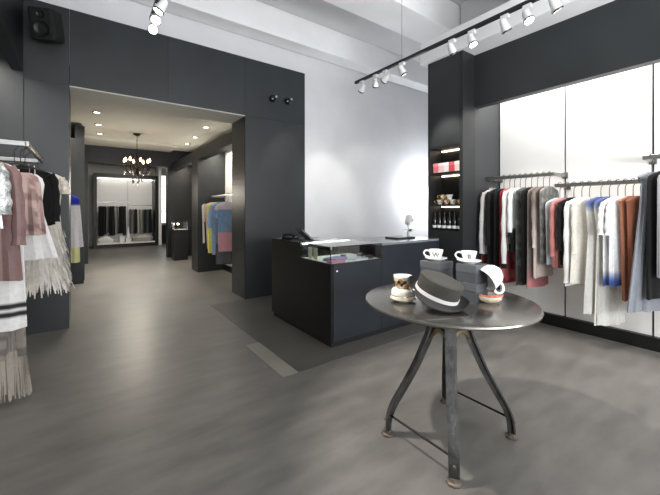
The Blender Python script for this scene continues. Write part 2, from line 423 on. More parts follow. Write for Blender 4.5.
for k,(i) in enumerate((9,12,14,16,18)):
    p=st[i]; bm=NB()
    for q in range(5):
        a=q*2*PI/5; Mx=Matrix.Translation(p)@Matrix.Rotation(PI/2.4,4,'Y')@Matrix.Rotation(a,4,'Z')
        lathe(bm,[(0,-.002),(.020,.0),(.024,.004),(0,.006)],10,M=Mx@Matrix.Translation((.026,0,0)),sx=1.2,sy=.85)
    obj('blossom',bm,mat('petal_white',(245,243,240),.6),t,True)
for a in (.4,2.6,4.4):
    bm=NB(); pts=spline([(0,0,.06),(.04*math.cos(a),.04*math.sin(a),.1),(.10*math.cos(a),.10*math.sin(a),.09)],5)
    tube(bm,pts,[.006+.012*math.sin(PI*i/(len(pts)-1)) for i in range(len(pts))],8,sy=.15)
    obj('leaf',bm,mat('leaf_green',(52,84,46),.4),t,True)

# ================================================================ ROUND TABLE
TX,TY,TZ,TR=1.8,1.26,.80,.5
rt=thing('round_table','round grey metal topped table on curved cast iron legs','table',(TX,TY,0))
top_m=mat('zinc_top',(108,106,102),.2,.75,noise=.22,nscale=5,spec=.6,rnoise=.06)
obj('tabletop',lt([(0,TZ-.022),(TR-.012,TZ-.022),(TR-.003,TZ-.019),(TR,TZ-.011),(TR-.003,TZ-.003),(TR-.012,TZ),(0,TZ)],96),top_m,rt,True)
cxl,cyl=1.76-TX,1.22-TY
prof=[(.085,.777),(.092,.72),(.125,.60),(.16,.515),(.205,.41),(.275,.28),(.333,.175),(.358,.10),(.365,.03)]
feet=[(-.285,.224),(.285,.224),(.285,-.224),(-.285,-.224)]
def leg_bm(d):
    bm=NB(); dv=Vector((d[0],d[1],0)).normalized(); sv=Vector((-dv.y,dv.x,0))
    c=spline([(r,0,z) for r,z in prof],5); rings=[]
    for i,p in enumerate(c):
        t=(c[min(i+1,len(c)-1)]-c[max(i-1,0)]).normalized()
        nrm=Vector((-t.z,0,t.x)) # outward
        if nrm.x<0: nrm=-nrm
        f=i/(len(c)-1); a=.034-.014*f; w_=.033-.007*f
        # T section : flange outside, web inside
        q=[(-a,-.007),(.002,-.007),(.002,-w_),(.012,-w_),(.012,w_),(.002,w_),(.002,.007),(-a,.007)]
        ring=[]
        for (o_,s_) in q:
            P=p+nrm*o_
            ring.append(bm.verts.new(dv*P.x+sv*s_+Vector((cxl,cyl,P.z))))
        rings.append(ring)
    for a_,b_ in zip(rings,rings[1:]):
        for j in range(8): bm.faces.new((a_[j],a_[(j+1)%8],b_[(j+1)%8],b_[j]))
    bm.faces.new(rings[0]); bm.faces.new(rings[-1][::-1])
    return bm
for d in feet:
    l=obj('leg',leg_bm(d),iron,rt)
    dv=Vector((d[0],d[1],0)).normalized(); fp=dv*.366+Vector((cxl,cyl,0)); ang=math.atan2(dv.y,dv.x)
    M=Matrix.Translation(fp)@Matrix.Rotation(ang,4,'Z')
    obj('foot',lt([(0,0),(.036,0),(.038,.004),(.036,.011),(.026,.016),(.022,.03),(0,.03)],8,M=M),rust,l)
    obj('bolt',lt([(0,0),(.009,0),(.009,.006),(.005,.01),(0,.01)],8,M=M@Matrix.Translation((.012,0,.09))@Matrix.Rotation(PI/2,4,'Y')),rust,l)
# arched webs between neighbouring legs
for i in range(4):
    a=Vector((feet[i][0],feet[i][1],0)).normalized(); b=Vector((feet[(i+1)%4][0],feet[(i+1)%4][1],0)).normalized()
    base=Vector((cxl,cyl,0)); pts=[]
    for k in range(13):
        t=k/12; e=a*(1-t)+b*t; e=e*(.098/ (a*.5+b*.5).length if False else .105)
        z=.585+.06*math.sin(PI*t)
        pts.append(base+e*1.12+Vector((0,0,z)))
    obj('arch_bracket',tb(pts,.011,8,sy=1.4),mat('brass_worn',(128,116,88),.4,.7,noise=.3,nscale=20),rt,True)
obj('top_frame',lt([(0,.65),(.085,.65),(.105,.665),(.118,.777),(0,.777)],32,M=Matrix.Translation((cxl,cyl,0))),iron,rt,True)
def stretcher(a,b,z):
    A=Vector((cxl,cyl,z))+Vector((feet[a][0],feet[a][1],0))*.97; B=Vector((cxl,cyl,z))+Vector((feet[b][0],feet[b][1],0))*.97
    obj('stretcher',tb([A,B],.0065,10),mat('dark_rod',(40,38,36),.45,.7),rt,True)
stretcher(0,3,.115); stretcher(1,2,.115)

# ---- things on the table
def text_mesh(ch,size):
    cu=bpy.data.curves.new('letter','FONT'); cu.body=ch; cu.size=size; cu.extrude=.0004; cu.align_x='CENTER'; cu.resolution_u=4
    o=bpy.data.objects.new('tmp_letter',cu); COL.objects.link(o)
    dg=bpy.context.evaluated_depsgraph_get(); me=bpy.data.meshes.new_from_object(o.evaluated_get(dg))
    bpy.data.objects.remove(o); return me
def cup_on_box(ch,px,ztop,loc,handle_ang,lab_c,lab_s):
    s=thing('saucer',lab_s,'saucer',loc)
    obj_s=obj('plate',saucer_bm(.072),ceramic,s,True); obj('foot_ring',lt([(.034,-.0005),(.037,-.0005),(.037,.003),(.034,.003)],28,closed=True),ceramic,s,True)
    c=thing('teacup',lab_c,'cup',(loc[0],loc[1],loc[2]+.0075))
    cr,chh=.047,.066
    obj('cup_body',cup_bm(cr,chh,.027),ceramic,c,True)
    h=obj('handle',handle_bm(cr,chh,1.35),ceramic,c,True); h.rotation_euler=(0,0,handle_ang)
    me=text_mesh(ch,.044); face=handle_ang+PI/2
    bm=NB(); bm.from_mesh(me)
    bmesh.ops.subdivide_edges(bm,edges=bm.edges,cuts=2)
    for v in bm.verts:
        x,y,z=v.co; zz=y+.020; rr=.0405+(zz-.02)*.13+z+.0012
        a=face+x/.043
        v.co=Vector((rr*math.cos(a),rr*math.sin(a),zz))
    obj('letter',bm,mat('letter_grey',(70,72,74),.5),c)
    return c
greybox=mat('grey_card',(76,79,84),.55,noise=.05,nscale=30); greyb2=mat('grey_card_dark',(62,65,70),.55,noise=.05)
def giftbox(label,x0,x1,y0,y1,z0,h):
    t=thing('gift_box',label,'box',(x0,y0,z0),0,'grey gift boxes on the round table')
    obj('carton',bx(.002,x1-x0-.002,.002,y1-y0-.002,0,h*.62,bev=.002),greyb2,t)
    obj('lid',bx(0,x1-x0,0,y1-y0,h*.55,h,bev=.003),greybox,t)
    return t
c0=on_z(476,303,TZ)
bx0,by0=c0.x,c0.y
giftbox('lower grey gift box of the pair beneath the cup lettered B',bx0,bx0+.13,by0-.003,by0+.137,TZ,.108)
giftbox('upper grey gift box of the pair directly beneath the cup lettered B',bx0,bx0+.13,by0,by0+.134,TZ+.1085,.108)
lx0,ly0=bx0-.03,by0+.232
giftbox('lower grey gift box of the pair behind the hat',lx0,lx0+.15,ly0,ly0+.155,TZ,.105)
giftbox('upper grey gift box behind the hat, beneath the cup lettered W',lx0+.001,lx0+.149,ly0+.001,ly0+.154,TZ+.1055,.1)
zt=TZ+.2165+.0005
ha=math.atan2(.82,-.57)
cup_on_box('B',464,zt,(bx0+.06,by0+.082,zt),ha,'white teacup lettered B on its saucer on the grey boxes','white saucer under the teacup lettered B')
zt2=TZ+.2055+.0005
cup_on_box('W',435,zt2,(lx0+.075,ly0+.08,zt2),ha,'white teacup lettered W on its saucer behind the hat','white saucer under the teacup lettered W')
# hat
felt=mat('grey_felt',(56,54,50),.95,noise=.12,nscale=60,bump=.3,bscale=250); feltd=mat('grey_felt_brim',(36,35,34),.95,noise=.12,nscale=60,bump=.3,bscale=250)
hp=on_z(436,307.5,TZ)
ht=thing('hat','dark grey felt hat with a white ribbon band tilted on the round table','hat',(hp.x,hp.y,TZ+.062))
vd=Vector((ray(440)[0],ray(440)[1],0)).normalized(); rd=Vector((vd.y,-vd.x,0))
# local frame: x = camera right, y = away, z up ; roll so that the left goes up, nod toward viewer
base=Matrix(((rd.x,vd.x,0),(rd.y,vd.y,0),(0,0,1))).to_4x4()
HM=base@Matrix.Rotation(math.radians(20),4,'Y')@Matrix.Rotation(math.radians(9),4,'X')
ht.matrix_world=Matrix.Translation((hp.x,hp.y,TZ+.070))@HM
bm=lt([(.106,0),(.105,.03),(.106,.06),(.108,.088),(.105,.099),(.096,.103),(.06,.099),(0,.097)],48,sx=1.12,sy=.94)
obj('crown',bm,felt,ht,True)
bm=NB(); n=56; rings=[]
for r,dz in ((.104,.0),(.125,-.004),(.145,-.006),(.160,-.003),(.162,-.0),(.160,.003),(.145,.0),(.125,.002),(.104,.006)):
    rg=[]
    for j in range(n):
        a=2*PI*j/n; side=abs(math.cos(a))**2; k=(r-.104)/.058
        lift=.034*side*k**1.6-.012*(1-side)*k
        rg.append(bm.verts.new((r*1.12*math.cos(a)*(1-.05*side*k),r*.96*math.sin(a),dz+lift)))
    rings.append(rg)
for a_,b_ in zip(rings,rings[1:]+rings[:1]):
    for j in range(n): bm.faces.new((a_[j],a_[(j+1)%n],b_[(j+1)%n],b_[j]))
obj('brim',bm,feltd,ht,True)
obj('ribbon',lt([(.1062,.006),(.109,.006),(.109,.026),(.1062,.026)],48,sx=1.12,sy=.94,closed=True),mat('white_ribbon',(206,204,202),.5),ht,True)
bm=NB(); lathe(bm,[(0,-.011),(.008,-.008),(.011,0),(.008,.008),(0,.011)],16,M=Matrix.Translation((-.125,-.075,.0)))
obj('pearl_pin',bm,ceramic,ht,True)
# left group: white bowl on saucer, patterned cup on top
lp=on_z(402.8,301,TZ)
s=thing('saucer','white saucer under the bowl at the left of the hat','saucer',(lp.x,lp.y,TZ+.0005))
obj('plate',saucer_bm(.076),ceramic,s,True); obj('gold_line',lt([(.0755,.0186),(.0768,.0186),(.0768,.0206),(.0755,.0206)],36,closed=True),gold,s,True)
b=thing('bowl','white ribbed upturned bowl on a saucer beside the hat','bowl',(lp.x,lp.y,TZ+.0185))
bm=lt([(.071,.0),(.073,.004),(.071,.018),(.067,.020),(.068,.03),(.066,.046),(.060,.056),(.05,.06),(0,.06),(0,.056),(.048,.056),(.058,.045),(.064,.022),(.068,.0)],36)
obj('bowl_body',bm,mat('cream_ceramic',(226,222,212),.25,coat=.3),b,True); obj('gold_line',lt([(.0703,.021),(.0712,.021),(.0708,.0235),(.0695,.0235)],36,closed=True),gold,b,True)
c=thing('teacup','black and gold patterned teacup standing on the upturned bowl left of the hat','cup',(lp.x,lp.y,TZ+.079))
obj('cup_body',lt([(0,.002),(.036,.002),(.037,0),(.042,.006),(.05,.04),(.053,.072),(.05,.072),(.047,.04),(.038,.01),(0,.008)],36),pat,c,True)
obj('rim_band',lt([(.0528,.062),(.0542,.062),(.0545,.074),(.0495,.074),(.0495,.060)],36),ceramic,c,True)
obj('lining',lt([(0,.0685),(.049,.0685),(.0496,.0705),(0,.0705)],32),ceramic,c,True)
for a in (ha+PI,ha):
    h=obj('handle',handle_bm(.044,.068,1.3),gold,c,True); h.rotation_euler=(0,0,a-.6)
# right group: patterned dish with a white cup tipped over it
rp=on_z(488.5,301.5,TZ)
s=thing('patterned_dish','cream shallow dish with a coral and gold rim at the right of the boxes','dish',(rp.x,rp.y,TZ))
obj('dish_body',lt([(0,.003),(.035,.003),(.037,0),(.045,.004),(.07,.022),(.078,.045),(.075,.0455),(.066,.024),(.04,.01),(0,.008)],40),mat('cream_ceramic',(226,222,212),.25),s,True)
obj('rim_band',lt([(.0745,.040),(.0788,.042),(.0795,.050),(.0765,.052),(.0725,.042)],40,closed=True),mat('coral_rim',(190,112,86),.4,noise=.4,nscale=40),s,True)
obj('pattern_band',lt([(.0585,.0105),(.0715,.0215),(.0735,.0275),(.0725,.0275)],40),mat('cream_gold',(214,196,160),.35,noise=.3,nscale=50),s,True)
c=thing('teacup','large white teacup tipped over, leaning on the grey box above the patterned dish','cup',(0,0,0))
obj('cup_body',lt([(0,0),(.03,0),(.032,.004),(.05,.016),(.064,.04),(.07,.075),(.074,.108),(.070,.108),(.066,.075),(.060,.042),(.046,.02),(0,.008)],40),ceramic,c,True)
h=obj('handle',tb(spline([(.064,0,.09),(.088,0,.098),(.108,0,.08),(.104,0,.052),(.084,0,.036),(.056,0,.034)],5),.0075,10),ceramic,c,True)
obj('rim_line',lt([(.0695,.1075),(.0743,.1075),(.0743,.110),(.0695,.110)],40,closed=True),mat('grey_line',(150,150,160),.4),c,True)
tp=Vector((rp.x,rp.y,0))+rd*.058+vd*.043
ax=(base.to_3x3()@Vector((-.62,-.42,-.42))).normalized()
hx=base.to_3x3()@Vector((.35,-.2,-1.0)); hx=(hx-ax*hx.dot(ax)).normalized(); hy=ax.cross(hx)
CM=Matrix((hx,hy,ax)).transposed().to_4x4()
c.matrix_world=Matrix.Translation((tp.x,tp.y,TZ+.180))@CM
t=thing('brooch','small cream flower brooch lying against the lower grey box','brooch',tuple(on_z(469,300,TZ)))
bm=NB()
for q in range(6):
    a=q*PI/3; lathe(bm,[(0,0),(.009,.0),(.010,.004),(0,.006)],10,M=Matrix.Translation((.011*math.cos(a),.011*math.sin(a),.001)))
obj('petals',bm,mat('brooch_cream',(206,198,168),.4),t,True); obj('centre',lt([(0,.004),(.006,.005),(.004,.011),(0,.012)],12),gold,t,True)

# ================================================================ RAILS, HANGERS, GARMENTS
def rail(label,pts_fn,loc,length,z,wall_dx,ends):
    t=thing('clothes_rail',label,'clothes rail',loc)
    obj('bar',bx(-.013,.013,-length,0,-.02,.02,bev=.004),steel,t)
    for y in ends:
        e=obj('bracket',bx(min(0,wall_dx),max(0,wall_dx),y-.011,y+.011,-.018,.018,bev=.003),steel,t)
        obj('wall_plate',bx(wall_dx-.006 if wall_dx>0 else wall_dx,wall_dx if wall_dx>0 else wall_dx+.006,y-.03,y+.03,-.035,.035,bev=.003),steel,e)
    return t
RX=4.11
rail('grey steel clothes rail farthest along the right wall, beside the shelving column',None,(RX,2.305,1.73),.76,1.73,.319,(-.011,-.749))
rail('grey steel clothes rail at middle of the right wall, set lowest',None,(RX,1.54,1.603),.70,1.6,.319,(-.011,-.689))
rail('grey steel clothes rail at the photo right edge, set highest',None,(RX,.83,1.815),.74,1.8,.319,(-.011,-.729))
rail('black steel clothes rail in the left niche nearest the viewer',None,(-.56,3.3,1.81),1.2,1.81,-.519,(-.011,-1.189))
rail('black steel clothes rail in the left niche nearest the dark pillar',None,(-.36,4.66,1.85),1.19,1.85,-.719,(-.03,-1.179))
DROP=.045   # hanger necks are this much longer
hb=mat('hanger_black',(20,20,21),.4)
def make_hanger():
    t=thing('clothes_hanger','','hanger')
    # local origin on the rail centre
    hk=[(0,0.0,-.078)]+[(0,.023*math.sin(a),-.0+.023*math.cos(a)) for a in [PI*1.0+.0]]
    pts=[(0,0,-.100-DROP),(0,0,-.05)]+[(.029*math.sin(a),0,.029*math.cos(a)) for a in [2.6,2.0,1.4,.8,.2,-.4,-1.0,-1.4]]
    obj('hook',tb(spline(pts,3),.0034,6),hb,t,True)
    pts=[(x,0,z-DROP+.004) for x,z in ((-.155,-.152),(-.12,-.136),(-.06,-.118),(0,-.104),(.06,-.118),(.12,-.136),(.155,-.152))]
    obj('arms',tb(spline(pts,3),[.005]*19,8,sy=1.2),hb,t,True)
    return t
h0=make_hanger(); used=[False]
def hanger(loc,rz,label,group,s=1.0):
    if not used[0]: t=h0; used[0]=True
    else: t=copy_tree(h0)
    t.location=loc; t.rotation_euler=(0,0,rz); t.scale=(s,1,1)
    tag(t,label,'hanger',group); return t
def setcol(o,f):
    me=o.data; a=me.color_attributes.new('Col','FLOAT_COLOR','POINT')
    for i,v in enumerate(me.vertices):
        c=lin(f(v.co)); a.data[i].color=(*c,1)
def shell(prof,n=40,fold=.012,nf=6,ph=0.0,closed_top=True,lean=0.0):
    """prof: (z, half width, half depth); folds deepen downwards"""
    bm=NB(); rings=[]; z0=prof[0][0]; z1=prof[-1][0]
    P=[]
    for i in range(len(prof)-1):
        a,b=prof[i],prof[i+1]; k=max(1,int(abs(b[0]-a[0])/.018))
        for j in range(k):
            t=j/k; P.append(tuple(a[q]+(b[q]-a[q])*t for q in range(3)))
    P.append(prof[-1])
    for z,w_,d_ in P:
        f=min(1,max(0,(z0-z)/max(.01,(z0-z1)))); rg=[]
        for j in range(n):
            a=2*PI*j/n
            am=fold*f**.8
            ww=w_+am*.8*math.sin(nf*a+ph+f*.7); dd=d_+am*math.sin(nf*a+ph+f*.7)
            x=math.copysign(abs(math.cos(a))**.8,math.cos(a))*ww; y=math.sin(a)*dd+am*.6*math.sin(nf*1.0*x/max(w_,.02)*2.2+ph)
            rg.append(bm.verts.new((x,y,z+.006*math.sin(3*a+ph)*(1 if f>.98 else 0))))
        rings.append(rg)
    for a_,b_ in zip(rings,rings[1:]):
        for j in range(n): bm.faces.new((a_[j],a_[(j+1)%n],b_[(j+1)%n],b_[j]))
    if closed_top: bm.faces.new(rings[0])
    return bm
SH=[(-.088,.055,.020),(-.098,.085,.028),(-.115,.135,.034),(-.135,.175,.034)]
def body_prof(L,kind='straight',wt=.19,hem=.2,waist=None,dep=.04):
    p=list(SH)
    p.append((-.165,wt,dep)); 
    if kind=='strap':
        p=[(-.17,.10,.022),(-.20,.135,.03),(-.25,.15,.035)]; wt=.15
    if waist: p+= [(-.45,waist,dep*.9)]
    if L>.5 and not waist: p.append((-.45,(wt*.6+hem*.4),dep))
    p.append((-L,hem,dep*1.15))
    return p
def sleeve_bm(side,length,r0,r1,out=.05,flare=False,bend=0.0):
    z0=-.15; x0=.175
    pts=[(side*(x0-.01),0,z0),(side*(x0+.015),-.002,z0-.04),(side*(x0+.02+out*.3),-.006,z0-.35*length),(side*(x0+.02+out*.6),-.012-bend*.5,z0-.7*length),(side*(x0+.02+out*.6),-.016-bend,z0-length)]
    c=spline(pts,5); n=len(c)
    rs=[r0+(r1-r0)*(i/(n-1))+(.006*math.sin(i*1.3)) for i in range(n)]
    rs[0]=r0*.6
    return tb(c,rs,12,sy=.62)
def garment(name,label,cat,loc,rz,L,col,kind='straight',hem=.2,waist=None,wt=.19,thin=.56,sleeves=None,scol=None,fold=.012,nf=7,m=None,hemband=None,collar=None,belt=None,group=None,hangs=True,hgroup='hangers on the rails',dep=.04,straps=False,short=None,cuff=None,mh=None):
    t=thing(name,label,cat,(loc[0],loc[1],loc[2]-DROP),rz,group)
    t.scale=(1,thin,1)
    cf=col if callable(col) else (lambda co,c=col:c)
    m=m or cloth()
    ph=random.random()*6
    if kind=='strap':
        o=obj('body',shell(body_prof(L,'strap',hem=hem,waist=waist,dep=dep),fold=fold,nf=nf,ph=ph),m,t,True); setcol(o,cf)
        for s in (-1,1):
            q=obj('strap',tb([(s*.085,.0,-.185),(s*.088,.004,-.14),(s*.082,.0,-.098)],.006,6,sy=.5),m,t,True); setcol(q,cf)
    else:
        o=obj('body',shell(body_prof(L,kind,wt,hem,waist,dep),fold=fold,nf=nf,ph=ph,closed_top=False),m,t,True); setcol(o,cf)
    if sleeves:
        sl,r0,r1,out=sleeves
        for s in (-1,1):
            q=obj('sleeve',sleeve_bm(s,sl,r0,r1,out),m,t,True); setcol(q,(lambda co,c=scol:c) if scol else cf)
            if cuff:
                bmc=sleeve_bm(s,sl,r0,r1,out)
                zb=-.15-sl
                u=obj('cuff',tb([(s*(.195+out*.6),-.0155,zb+.05),(s*(.195+out*.6),-.016,zb-.004)],[r1*1.12,r1*1.14],12,sy=.66),m,q,True); setcol(u,lambda co,c=cuff:c)
                bmc.free()
    if hemband:
        c,hh=hemband
        o2=obj('hem_band',shell([(-L+hh,hem*.985+.004,dep*1.12+.004),(-L-.004,hem+.004,dep*1.15+.004)],fold=fold,nf=nf,ph=ph+.7,closed_top=False),m,t,True); setcol(o2,lambda co,c=c:c)
    if collar:
        pts=[(.062*math.cos(a),.026*math.sin(a)-.006,-.094+.014*math.sin(a)) for a in [k*2*PI/16 for k in range(17)]]
        o3=obj('collar',tb(pts,.012,6,sy=.8),m,t,True); setcol(o3,lambda co,c=collar:c)
    if belt:
        c,zb,wb=belt
        o4=obj('belt',shell([(zb,wb,dep+.004),(zb-.035,wb,dep+.004)],fold=0,closed_top=False),m,t,True); setcol(o4,lambda co,c=c:c)
    if hangs:
        short=short or label.split(' on ')[0].split(' beside')[0].split(' hanging')[0]
        hanger(loc,rz,' '.join(('black hanger holding the '+short).split()[:16]),hgroup)
    return t
def dip(top,bot,z,w=.05):
    def f(co):
        t=min(1,max(0,(z-co.z)/w+.5)); return tuple(top[i]+(bot[i]-top[i])*t for i in range(3))
    return f
def blot(c1,c2,s=14.0,th=.2):
    def f(co):
        v=math.sin(co.x*s*2.1+1)+math.sin(co.z*s*1.7+co.x*9)+math.sin(co.z*s*.9+co.y*50)
        return c1 if v>th else c2
    return f
def stripes(c1,c2,zs,hw=.0135):
    def f(co): return c2 if any(abs(co.z-z)<hw for z in zs) else c1
    return f
lace=cloth('satin',.38,.05); seq=cloth('sequin',.3,.0,spark=.25); sheer=cloth('sheer',.8,.1,alpha=.93)
BLK=(9,9,10)
def G(px,rail_z,name,label,cat,L,col,phi=.18,dx=0.0,**k):
    y=y_at_x(px,RX)
    phi=.12 if rail_z>1.7 and rail_z<1.8 else .40
    return garment(name,label,cat,(RX+dx,y,rail_z),-phi,L,col,hgroup='hangers on the right wall rails',**k)
z1=1.73
G(488.5,z1,'slip_dress','coral slip dress half hidden behind the grey cardigan by the column','dress',1.08,(176,90,90),hem=.14,kind='strap',dep=.022,phi=.05,fold=.006)
G(493,z1,'cardigan','long pale grey knitted cardigan at the column end of the farthest rail','cardigan',.88,(186,184,182),hem=.2,sleeves=(.72,.042,.036,.07),collar=(170,168,166),dep=.028,phi=.02)
G(498,z1,'coat','long black coat next to the pale grey cardigan','coat',1.18,BLK,hem=.2,sleeves=(.62,.045,.04,.02),dep=.03)
G(504,z1,'dress','black sleeveless dress between the black coat and the white black-cuffed dress','dress',1.12,(14,14,15),hem=.19,dep=.028)
G(509.8,z1,'dress','crimson printed dress hanging among the black and white pieces','dress',1.2,blot((150,36,52),(190,92,100)),hem=.19,dep=.028,phi=.2)
G(514.6,z1,'dress','white dress with a wide black hem and long black-cuffed sleeves','dress',.82,(222,222,220),hem=.13,hemband=(BLK,.08),sleeves=(.86,.04,.046,.03),cuff=BLK,dep=.026,phi=.1,wt=.16)
G(520.3,z1,'jacket','white jacket with black edging and a black skirt part','jacket',.82,dip((226,228,228),BLK,-.56,.02),hem=.18,sleeves=(.5,.042,.04,.02),scol=(222,224,226),cuff=BLK,dep=.026)
G(525.5,z1,'dress','grey green mottled dress behind the slim black dress','dress',1.2,blot((96,100,94),(62,66,62),26),hem=.18,dep=.026)
G(531.5,z1,'dress','slim black dress in front of the mottled grey green dress','dress',1.16,(9,10,13),hem=.18,dep=.026)
G(537.5,z1,'dress','dusty rose long dress with only its pink hem showing low down','dress',1.2,dip((120,110,106),(190,122,126),-1.05,.2),hem=.2,dep=.026)
G(543.5,z1,'blouse','beige brown long blouse near the end of the farthest rail','blouse',1.08,dip((112,100,92),(206,192,184),-.5,.5),hem=.18,sleeves=(.6,.034,.03,.0),dep=.026)
G(549.5,z1,'top','grey sparkling top, last on the farthest rail','top',.92,blot((132,130,126),(92,92,90),40),hem=.17,dep=.026,m=cloth('spark_soft',.5,.1))
z2=1.603
G(560,z2,'top','pale blue grey top, first on the lowest rail','top',.80,(178,186,190),hem=.17,dep=.026,phi=.2)
G(567,z2,'dress','coral pink dress next to the pale blue grey top','dress',.82,(180,118,112),hem=.17,sleeves=(.55,.034,.036,.0),dep=.028,phi=.22)
G(574,z2,'dress','short black dress beside the coral pink dress','dress',.78,BLK,hem=.17,sleeves=(.48,.034,.034,.0),dep=.028,phi=.22)
G(582,z2,'blouse','bright white blouse with a round neck beside the short black dress','blouse',.98,(232,232,230),hem=.215,sleeves=(.8,.036,.04,.01),dep=.028,phi=.5,nf=9)
G(589.5,z2,'blouse','cream loose blouse beside the bright white blouse','blouse',.95,(224,220,208),hem=.23,dep=.028,phi=.5,nf=9,sleeves=(.5,.034,.04,.0))
blue=(60,84,150)
G(601,z2,'dress','ivory long dress with blue shoulders, nearer the cream blouse','dress',1.22,dip((84,98,142),(214,213,208),-.2,.08),hem=.21,waist=.155,dep=.03,phi=.42,nf=8,fold=.02)
G(609.5,z2,'dress','longest ivory dress with blue shoulders, nearer the dip-dyed dresses','dress',1.32,dip((84,98,142),(228,227,220),-.2,.08),hem=.17,waist=.15,dep=.03,phi=.42,nf=8,fold=.02)
G(618,z2,'dress','white short-sleeved dress with a blue dipped hem, left of its twin','dress',.93,dip((234,234,234),blue,-.84,.1),hem=.18,sleeves=(.30,.036,.042,.035),dep=.028,phi=.38)
G(625.3,z2,'dress','white short-sleeved dress with a blue dipped hem beside the terracotta dress','dress',.92,dip((234,234,234),blue,-.83,.1),hem=.18,sleeves=(.30,.036,.042,.035),dep=.028,phi=.38)
G(633.2,z2,'dress','long terracotta dress, farther of the two beside the grey gown','dress',1.05,(156,100,76),hem=.12,wt=.16,dep=.024,phi=.3)
G(640.5,z2,'dress','terracotta dress nearer the long sheer grey gown','dress',.88,(138,84,62),hem=.12,wt=.16,dep=.024,phi=.3)
z3=1.815
G(652,z3,'gown','long sheer grey gown at the start of the highest rail','gown',1.33,(146,150,158),hem=.26,wt=.12,waist=.14,dep=.04,phi=.5,fold=.026,nf=11,m=sheer,thin=.48)
G(664,z3,'dress','black dress hanging beside the sheer grey gown','dress',1.2,BLK,hem=.2,dep=.03,phi=.3)
G(674,z3,'top','grey knit top at the photo right edge','top',1.0,(140,140,142),hem=.19,dep=.03,phi=.3)
# ---- left rails
def GL(x,y,z,*a,**k):
    rz=k.pop('rz',0.0); name,label,cat,L,col=a
    return garment(name,label,cat,(x,y,z),rz,L,col,hgroup='hangers on the left rails',**k)
zl=1.81
def fringe(parent,prof_w,prof_d,ztop,zbot,n,colr,rows=1,wid=.012,m=None,out=.03,name='fringe',jit=.05):
    bm=NB()
    for r_ in range(rows):
        zt_=ztop+(zbot+.12-ztop)*r_/max(1,rows)
        for i in range(n):
            a=2*PI*(i+random.random()*.6)/n
            f=(ztop-zt_)/(ztop-zbot+1e-6)
            w_=prof_w[0]+(prof_w[1]-prof_w[0])*f; d_=prof_d[0]+(prof_d[1]-prof_d[0])*f
            ln=(zt_-zbot) if rows==1 else .16+random.random()*.06
            p=Vector((w_*math.cos(a),d_*math.sin(a),zt_)); dirv=Vector((math.cos(a),math.sin(a)*.6,0))
            o_=out*(.5+random.random()); L_=ln*(1-random.random()*jit*2)
            tw=Vector((-math.sin(a),math.cos(a),0))*wid*(.6+random.random()*.8)
            q=[p,p+dirv*o_*.6-Vector((0,0,L_*.5)),p+dirv*o_-Vector((0,0,L_))]
            v=[bm.verts.new(q[0]-tw*.6),bm.verts.new(q[0]+tw*.6),bm.verts.new(q[1]+tw),bm.verts.new(q[1]-tw),bm.verts.new(q[2]+tw*.25+Vector((random.uniform(-.01,.01),0,0))),bm.verts.new(q[2]-tw*.25)]
            bm.faces.new((v[0],v[1],v[2],v[3])); bm.faces.new((v[3],v[2],v[4],v[5]))
    o=obj(name,bm,m or cloth(),parent,False); setcol(o,colr if callable(colr) else (lambda co:colr)); return o
GL(-.61,2.86,zl,'blouse','silver sequinned blouse nearest the viewer on the left','blouse',.54,blot((214,216,214),(150,152,150),30),m=seq,hem=.2,sleeves=(.30,.06,.075,.01),dep=.04)
GL(-.56,2.98,zl,'coat','dusty pink satin coat behind the silver sequinned blouse','coat',.88,(122,95,92),m=lace,hem=.225,sleeves=(.5,.05,.06,.03),collar=(160,138,132),dep=.035,fold=.02)
GL(-.55,3.09,zl,'dress','white straight dress with two black hem stripes under the pink coat','dress',1.22,stripes((222,220,218),(40,40,42),(-1.06,-1.12)),hem=.225,dep=.035,fold=.01)
fd=GL(-.57,3.2,zl,'gown','floor-length grey beaded gown with a ragged fringed hem','gown',1.45,blot((136,128,120),(104,98,94),30),hem=.235,dep=.035,fold=.02,m=cloth('beaded',.55,.1))
fringe(fd,(.2,.235),(.035,.04),-1.1,-1.74,260,lambda co:(150,144,136) if int(abs(co.x)*400)%2 else (112,106,100),wid=.005,out=.015,jit=.1)
fringe(fd,(.235,.24),(.04,.042),-1.40,-1.74,200,lambda co:(160,152,140),wid=.005,out=.02,name='hem_fringe',jit=.1)
zf=1.85
GL(-.44,3.56,zf,'blouse','blush lace blouse with frilled edges between pink coat and white jacket','blouse',.66,blot((132,106,101),(170,144,137),30),hem=.17,wt=.13,kind='strap',dep=.05,m=lace,fold=.03)
GL(-.42,3.70,zf,'jacket','white flared top in front of the black jacket on the left','top',.87,(216,214,212),hem=.24,waist=.13,kind='strap',dep=.06,fold=.02)
GL(-.55,3.26,zl,'dress','long white dress with black hem stripes behind the fringed grey gown','dress',1.2,stripes((214,212,208),(40,40,42),(-1.03,-1.09)),hem=.21,wt=.17,dep=.03)
GL(-.42,3.95,zf,'jacket','black jacket hanging before the ivory feather dress','jacket',.60,BLK,hem=.2,sleeves=(.42,.055,.055,.02),dep=.045,collar=(30,30,31))
fz=GL(-.36,4.27,zf,'dress','ivory dress with a tiered feather skirt next to the dark pillar','dress',1.1,(214,206,194),hem=.20,waist=.16,dep=.06,sleeves=(.16,.05,.06,.02),thin=.8)
fringe(fz,(.15,.235),(.05,.1),-.58,-1.26,80,lambda co:(222,216,206) if int(abs(co.z)*60)%3 else (206,198,186),rows=10,wid=.013,out=.045,name='feather_skirt')

